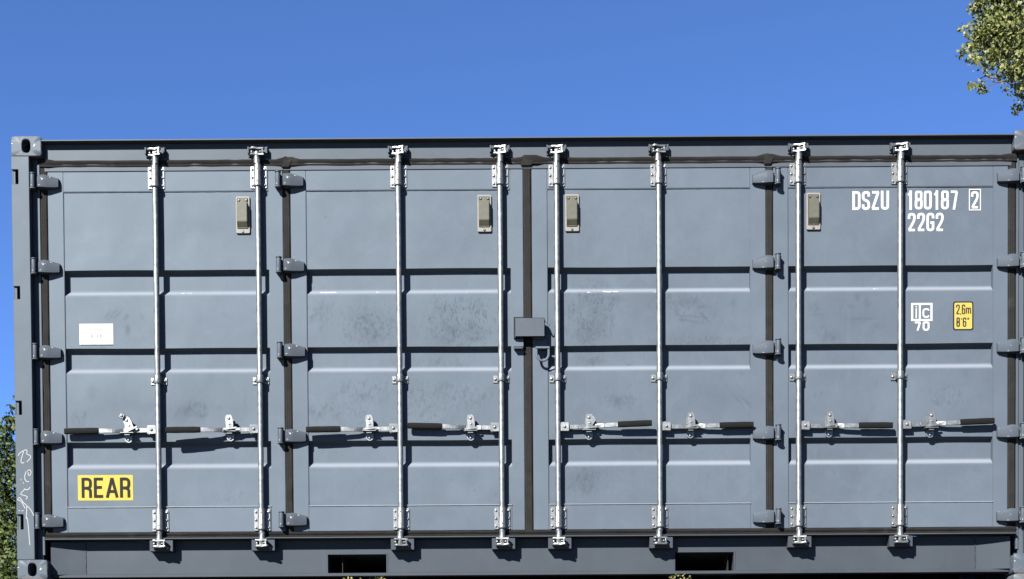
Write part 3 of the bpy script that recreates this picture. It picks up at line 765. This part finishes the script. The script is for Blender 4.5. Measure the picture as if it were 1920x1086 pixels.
obj('label_edge', MB().box(.375, .565, .0534, .0542, 1.388, 1.392).mesh('label_edge', plain('worn_label_edge', (.13, .13, .11), .7, .4, 90)), ls)

# ================================================================ the container underneath
L = thing('shipping_container', 'faded grey container underneath, its top corner showing at bottom right', 'container', (0, 0, 0))
castings(L, M_OLD); shell(L, M_OLD, True)
for x0 in (0, LX-.11): obj('corner_post', MB().box(x0, x0+.11, .002, .15, .118, LZ-.118).mesh('corner_post', M_OLD, .006), L)
obj('top_rail', MB().box(.180, LX-.180, .010, .07, 2.48, 2.553).mesh('top_rail', M_OLD, .004), L)
obj('bottom_rail', MB().box(.180, LX-.180, .012, .07, .02, .165).mesh('bottom_rail', M_OLD, .004), L)

# ================================================================ foliage
def leaf_mat(name, lo, hi, rough):
    M, t, b = mat(name, lo, rough)
    a = N(t, 'ShaderNodeAttribute', attribute_name='tint')
    c = mix(t, a.outputs['Fac'], lo, hi); t.links.new(c, b.inputs['Base Color']); b.inputs['Specular IOR Level'].default_value = .18
    tr = N(t, 'ShaderNodeBsdfTranslucent'); t.links.new(mix(t, .5, c, (.06, .085, .012)), tr.inputs['Color'])
    mx = N(t, 'ShaderNodeMixShader'); mx.inputs[0].default_value = .30
    t.links.new(b.outputs[0], mx.inputs[1]); t.links.new(tr.outputs[0], mx.inputs[2])
    t.links.new(mx.outputs[0], t.nodes['Material Output'].inputs[0]); return M
def leaves(name, pos, size, mt, droop=.3):
    n = len(pos)
    d = rng.normal(size=(n, 3)); d[:, 2] -= droop*2; d /= np.linalg.norm(d, axis=1)[:, None]
    q = rng.normal(size=(n, 3)); q -= (q*d).sum(1)[:, None]*d; q /= np.linalg.norm(q, axis=1)[:, None]
    nn = np.cross(d, q); L_ = size*rng.uniform(.7, 1.25, n)[:, None]; W_ = L_*rng.uniform(.36, .48, n)[:, None]
    a = pos; mid = pos + d*L_*.45; tip = pos + d*L_ + nn*L_*.08
    v = np.stack([a, mid+q*W_-nn*W_*.25, tip, mid-q*W_-nn*W_*.25, mid+nn*W_*.05], 1).reshape(-1, 3)
    o = np.arange(n)*5
    F = np.concatenate([np.stack([o, o+1, o+4], 1), np.stack([o+1, o+2, o+4], 1), np.stack([o+2, o+3, o+4], 1), np.stack([o+3, o, o+4], 1)], 1).reshape(-1, 3)
    me = bpy.data.meshes.new(name); me.vertices.add(len(v)); me.vertices.foreach_set('co', v.reshape(-1).astype(np.float32))
    me.loops.add(F.size); me.loops.foreach_set('vertex_index', F.reshape(-1).astype(np.int32))
    me.polygons.add(len(F)); me.polygons.foreach_set('loop_start', np.arange(0, F.size, 3, dtype=np.int32))
    at = me.attributes.new('tint', 'FLOAT', 'POINT'); at.data.foreach_set('value', np.repeat(np.clip(rng.normal(.45, .28, n), 0, 1), 5).astype(np.float32))
    me.materials.append(mt); me.update(calc_edges=True); me.validate(); return me
bark = plain('bark', (.11, .09, .07), .9, .4, 14)
def tree_parts(root, trunk_pts, trunk_r, clumps, pos, size, mt, limb_r):
    obj('trunk', MB().tube(trunk_pts, trunk_r, 12).mesh('trunk', bark, 0, 1, SM), root)
    b_ = MB()
    for (c, src) in clumps:
        a = Vector(src); e = Vector(c); md = a.lerp(e, .5) + Vector((0, 0, .12*(e-a).length))
        b_.tube([a, a.lerp(md, .6), md, md.lerp(e, .6), e], [limb_r, limb_r*.8, limb_r*.55, limb_r*.3, .006], 6)
    obj('limbs', b_.mesh('limbs', bark, 0, 1, SM), root)
    obj('crown', leaves('crown', pos, size, mt), root)

# tall poplar, its lowest hanging sprays reaching into the top right corner
px0, py0 = 11.8, 12.0
EDGE = np.array([(7.6, 9.95), (7.7, 9.72), (7.9, 9.58), (8.04, 9.4), (8.22, 9.2), (8.36, 9.07), (8.38, 8.95), (8.54, 8.89), (8.65, 8.98), (8.82, 8.91), (8.86, 8.98), (9.14, 9.05), (9.6, 8.9), (10.5, 8.75), (12, 8.9), (14, 9.6), (15.5, 10.8)])
EZ = EDGE[:, 0]; EX = EDGE[:, 1]
P1 = thing('poplar_tree', 'tall leafy poplar behind the container, filling the top right corner', 'tree', (px0, py0, 0))
pos = []; clumps = []
mt1 = leaf_mat('poplar_leaf', (.034, .043, .012), (.092, .096, .034), .5)
def add_clump(c, r, n, src, free=False):
    p = rng.normal(size=(n, 3)); p /= np.linalg.norm(p, axis=1)[:, None]; p *= ((rng.random(n)**.45)*rng.uniform(.6, 1.45, n))[:, None]*r
    p[:, 2] *= .8; p += np.array(c); zl = p[:, 2]-BZ
    back = p[:, 1]-11.3
    lim = np.interp(zl - np.maximum(back, 0)*.42, EZ, EX) + rng.normal(0, .03, n) + np.maximum(back, 0)*.33
    keep = np.ones(n, bool) if free else (p[:, 0] > lim) & (zl > 7.70 + np.maximum(back, 0)*.42)
    pos.append(p[keep])
    if keep.mean() > .55: clumps.append((tuple(np.array(c)-np.array((px0, py0, 0))), src))
for (x, z, r, n) in ((8.98, 8.82, .075, 16), (8.95, 8.52, .07, 16), (9.14, 8.01, .085, 22), (9.21, 7.96, .08, 20), (9.07, 8.06, .05, 9), (9.02, 8.40, .09, 18), (9.05, 9.0, .09, 18), (9.1, 9.05, .13, 80), (9.15, 8.62, .17, 170), (9.32, 8.85, .22, 260), (9.36, 8.38, .17, 170), (9.55, 8.1, .16, 150), (9.62, 7.85, .13, 60), (9.70, 7.74, .09, 25), (9.6, 8.3, .4, 420), (9.4, 8.7, .35, 420), (9.8, 8.7, .4, 450), (9.5, 9.2, .4, 450), (9.55, 8.6, .22, 260), (9.5, 9.1, .24, 300), (9.85, 8.0, .22, 220), (9.85, 8.45, .28, 300), (9.8, 8.95, .3, 340), (9.3, 9.3, .22, 240)):
    add_clump((x, 11.3+rng.normal(0, .15), z+BZ), r, int(n*1.5), (x-px0+.30, 11.3-py0, z+BZ+.10), r <= .10)
for k in range(150):
    a = rng.random()*6.283; h = rng.uniform(10.3, 18.5); R_ = 2.9*math.sqrt(max(.05, 1-((h-13.2)/5.6)**2))*math.sqrt(rng.random())
    c = (px0+R_*math.cos(a), py0+.6+R_*math.sin(a), h)
    add_clump(c, rng.uniform(.35, .65), 330, (0, 0, max(4.5, min(15.5, h-1.2))))
pos = np.concatenate(pos) - np.array((px0, py0, 0))
tree_parts(P1, [(0, 0, 0), (.05, 0, 3), (-.05, .05, 7), (.05, 0, 11), (0, .1, 15), (.05, .1, 17.8)], [.30, .24, .2, .14, .07, .02], clumps, pos, .054, mt1, .013)

# broadleaf tree whose edge shows left of the corner post
qx, qy = -2.35, 8.4
P2 = thing('broadleaf_tree', 'dark green small-leaved tree rising behind the left corner post', 'tree', (qx, qy, 0))
pos = []; clumps = []
mt2 = leaf_mat('dark_leaf', (.009, .0155, .004), (.036, .050, .012), .65)
for k in range(190):
    a = rng.random()*6.283; u = rng.random()**.33; ph = math.acos(rng.uniform(-.9, 1))
    c = np.array((1.75*u*math.sin(ph)*math.cos(a), 1.6*u*math.sin(ph)*math.sin(a), 3.55+1.78*u*math.cos(ph)))
    r = rng.uniform(.22, .45); n = 560
    p = rng.normal(size=(n, 3)); p /= np.linalg.norm(p, axis=1)[:, None]; p *= (rng.random(n)**.5)[:, None]*r
    pos.append(p+c); clumps.append((tuple(c), (0, 0, max(1.6, c[2]-.9))))
for (x, z, r, n) in ((-2.80, 2.86, .10, 45), (-2.76, 2.98, .06, 22), (-2.72, 3.08, .05, 14), (-2.84, 2.74, .13, 120), (-2.93, 2.66, .14, 150), (-2.9, 2.5, .18, 240), (-2.74, 2.8, .14, 120), (-2.92, 2.3, .2, 260), (-2.9, 2.05, .2, 260), (-2.9, 1.8, .22, 300), (-2.92, 1.5, .22, 300), (-2.9, 1.25, .22, 300)):
    p = rng.normal(size=(n, 3)); p /= np.linalg.norm(p, axis=1)[:, None]; p *= (rng.random(n)**.5)[:, None]*r
    c = np.array((x-qx, 8.0-qy, z+BZ)); pos.append(p+c); clumps.append((tuple(c), (-.2, -.1, 4.2)))
pos = np.concatenate(pos)
tree_parts(P2, [(0, 0, 0), (.04, 0, 1.4), (-.04, .03, 2.8), (.02, 0, 4.2), (0, 0, 5.2)], [.14, .11, .08, .05, .012], clumps, pos, .046, mt2, .016)

# dry leaves caught on the lower container's roof edge
pp = []
for x0, x1, n in ((1.92, 2.19, 60), (3.85, 3.99, 45)):
    p = np.stack([rng.uniform(x0, x1, n), rng.uniform(.012, .05, n), BZ-.036+rng.random(n)**1.3*.042], 1); pp.append(p)
dl = obj('leaf_litter', leaves('leaf_litter', np.concatenate(pp), .018, leaf_mat('dry_leaf', (.05, .05, .016), (.12, .115, .045), .6), 0)); dl['kind'] = 'stuff'
dl['label'] = 'dry leaves and moss caught between the two containers'; dl['category'] = 'leaf litter'
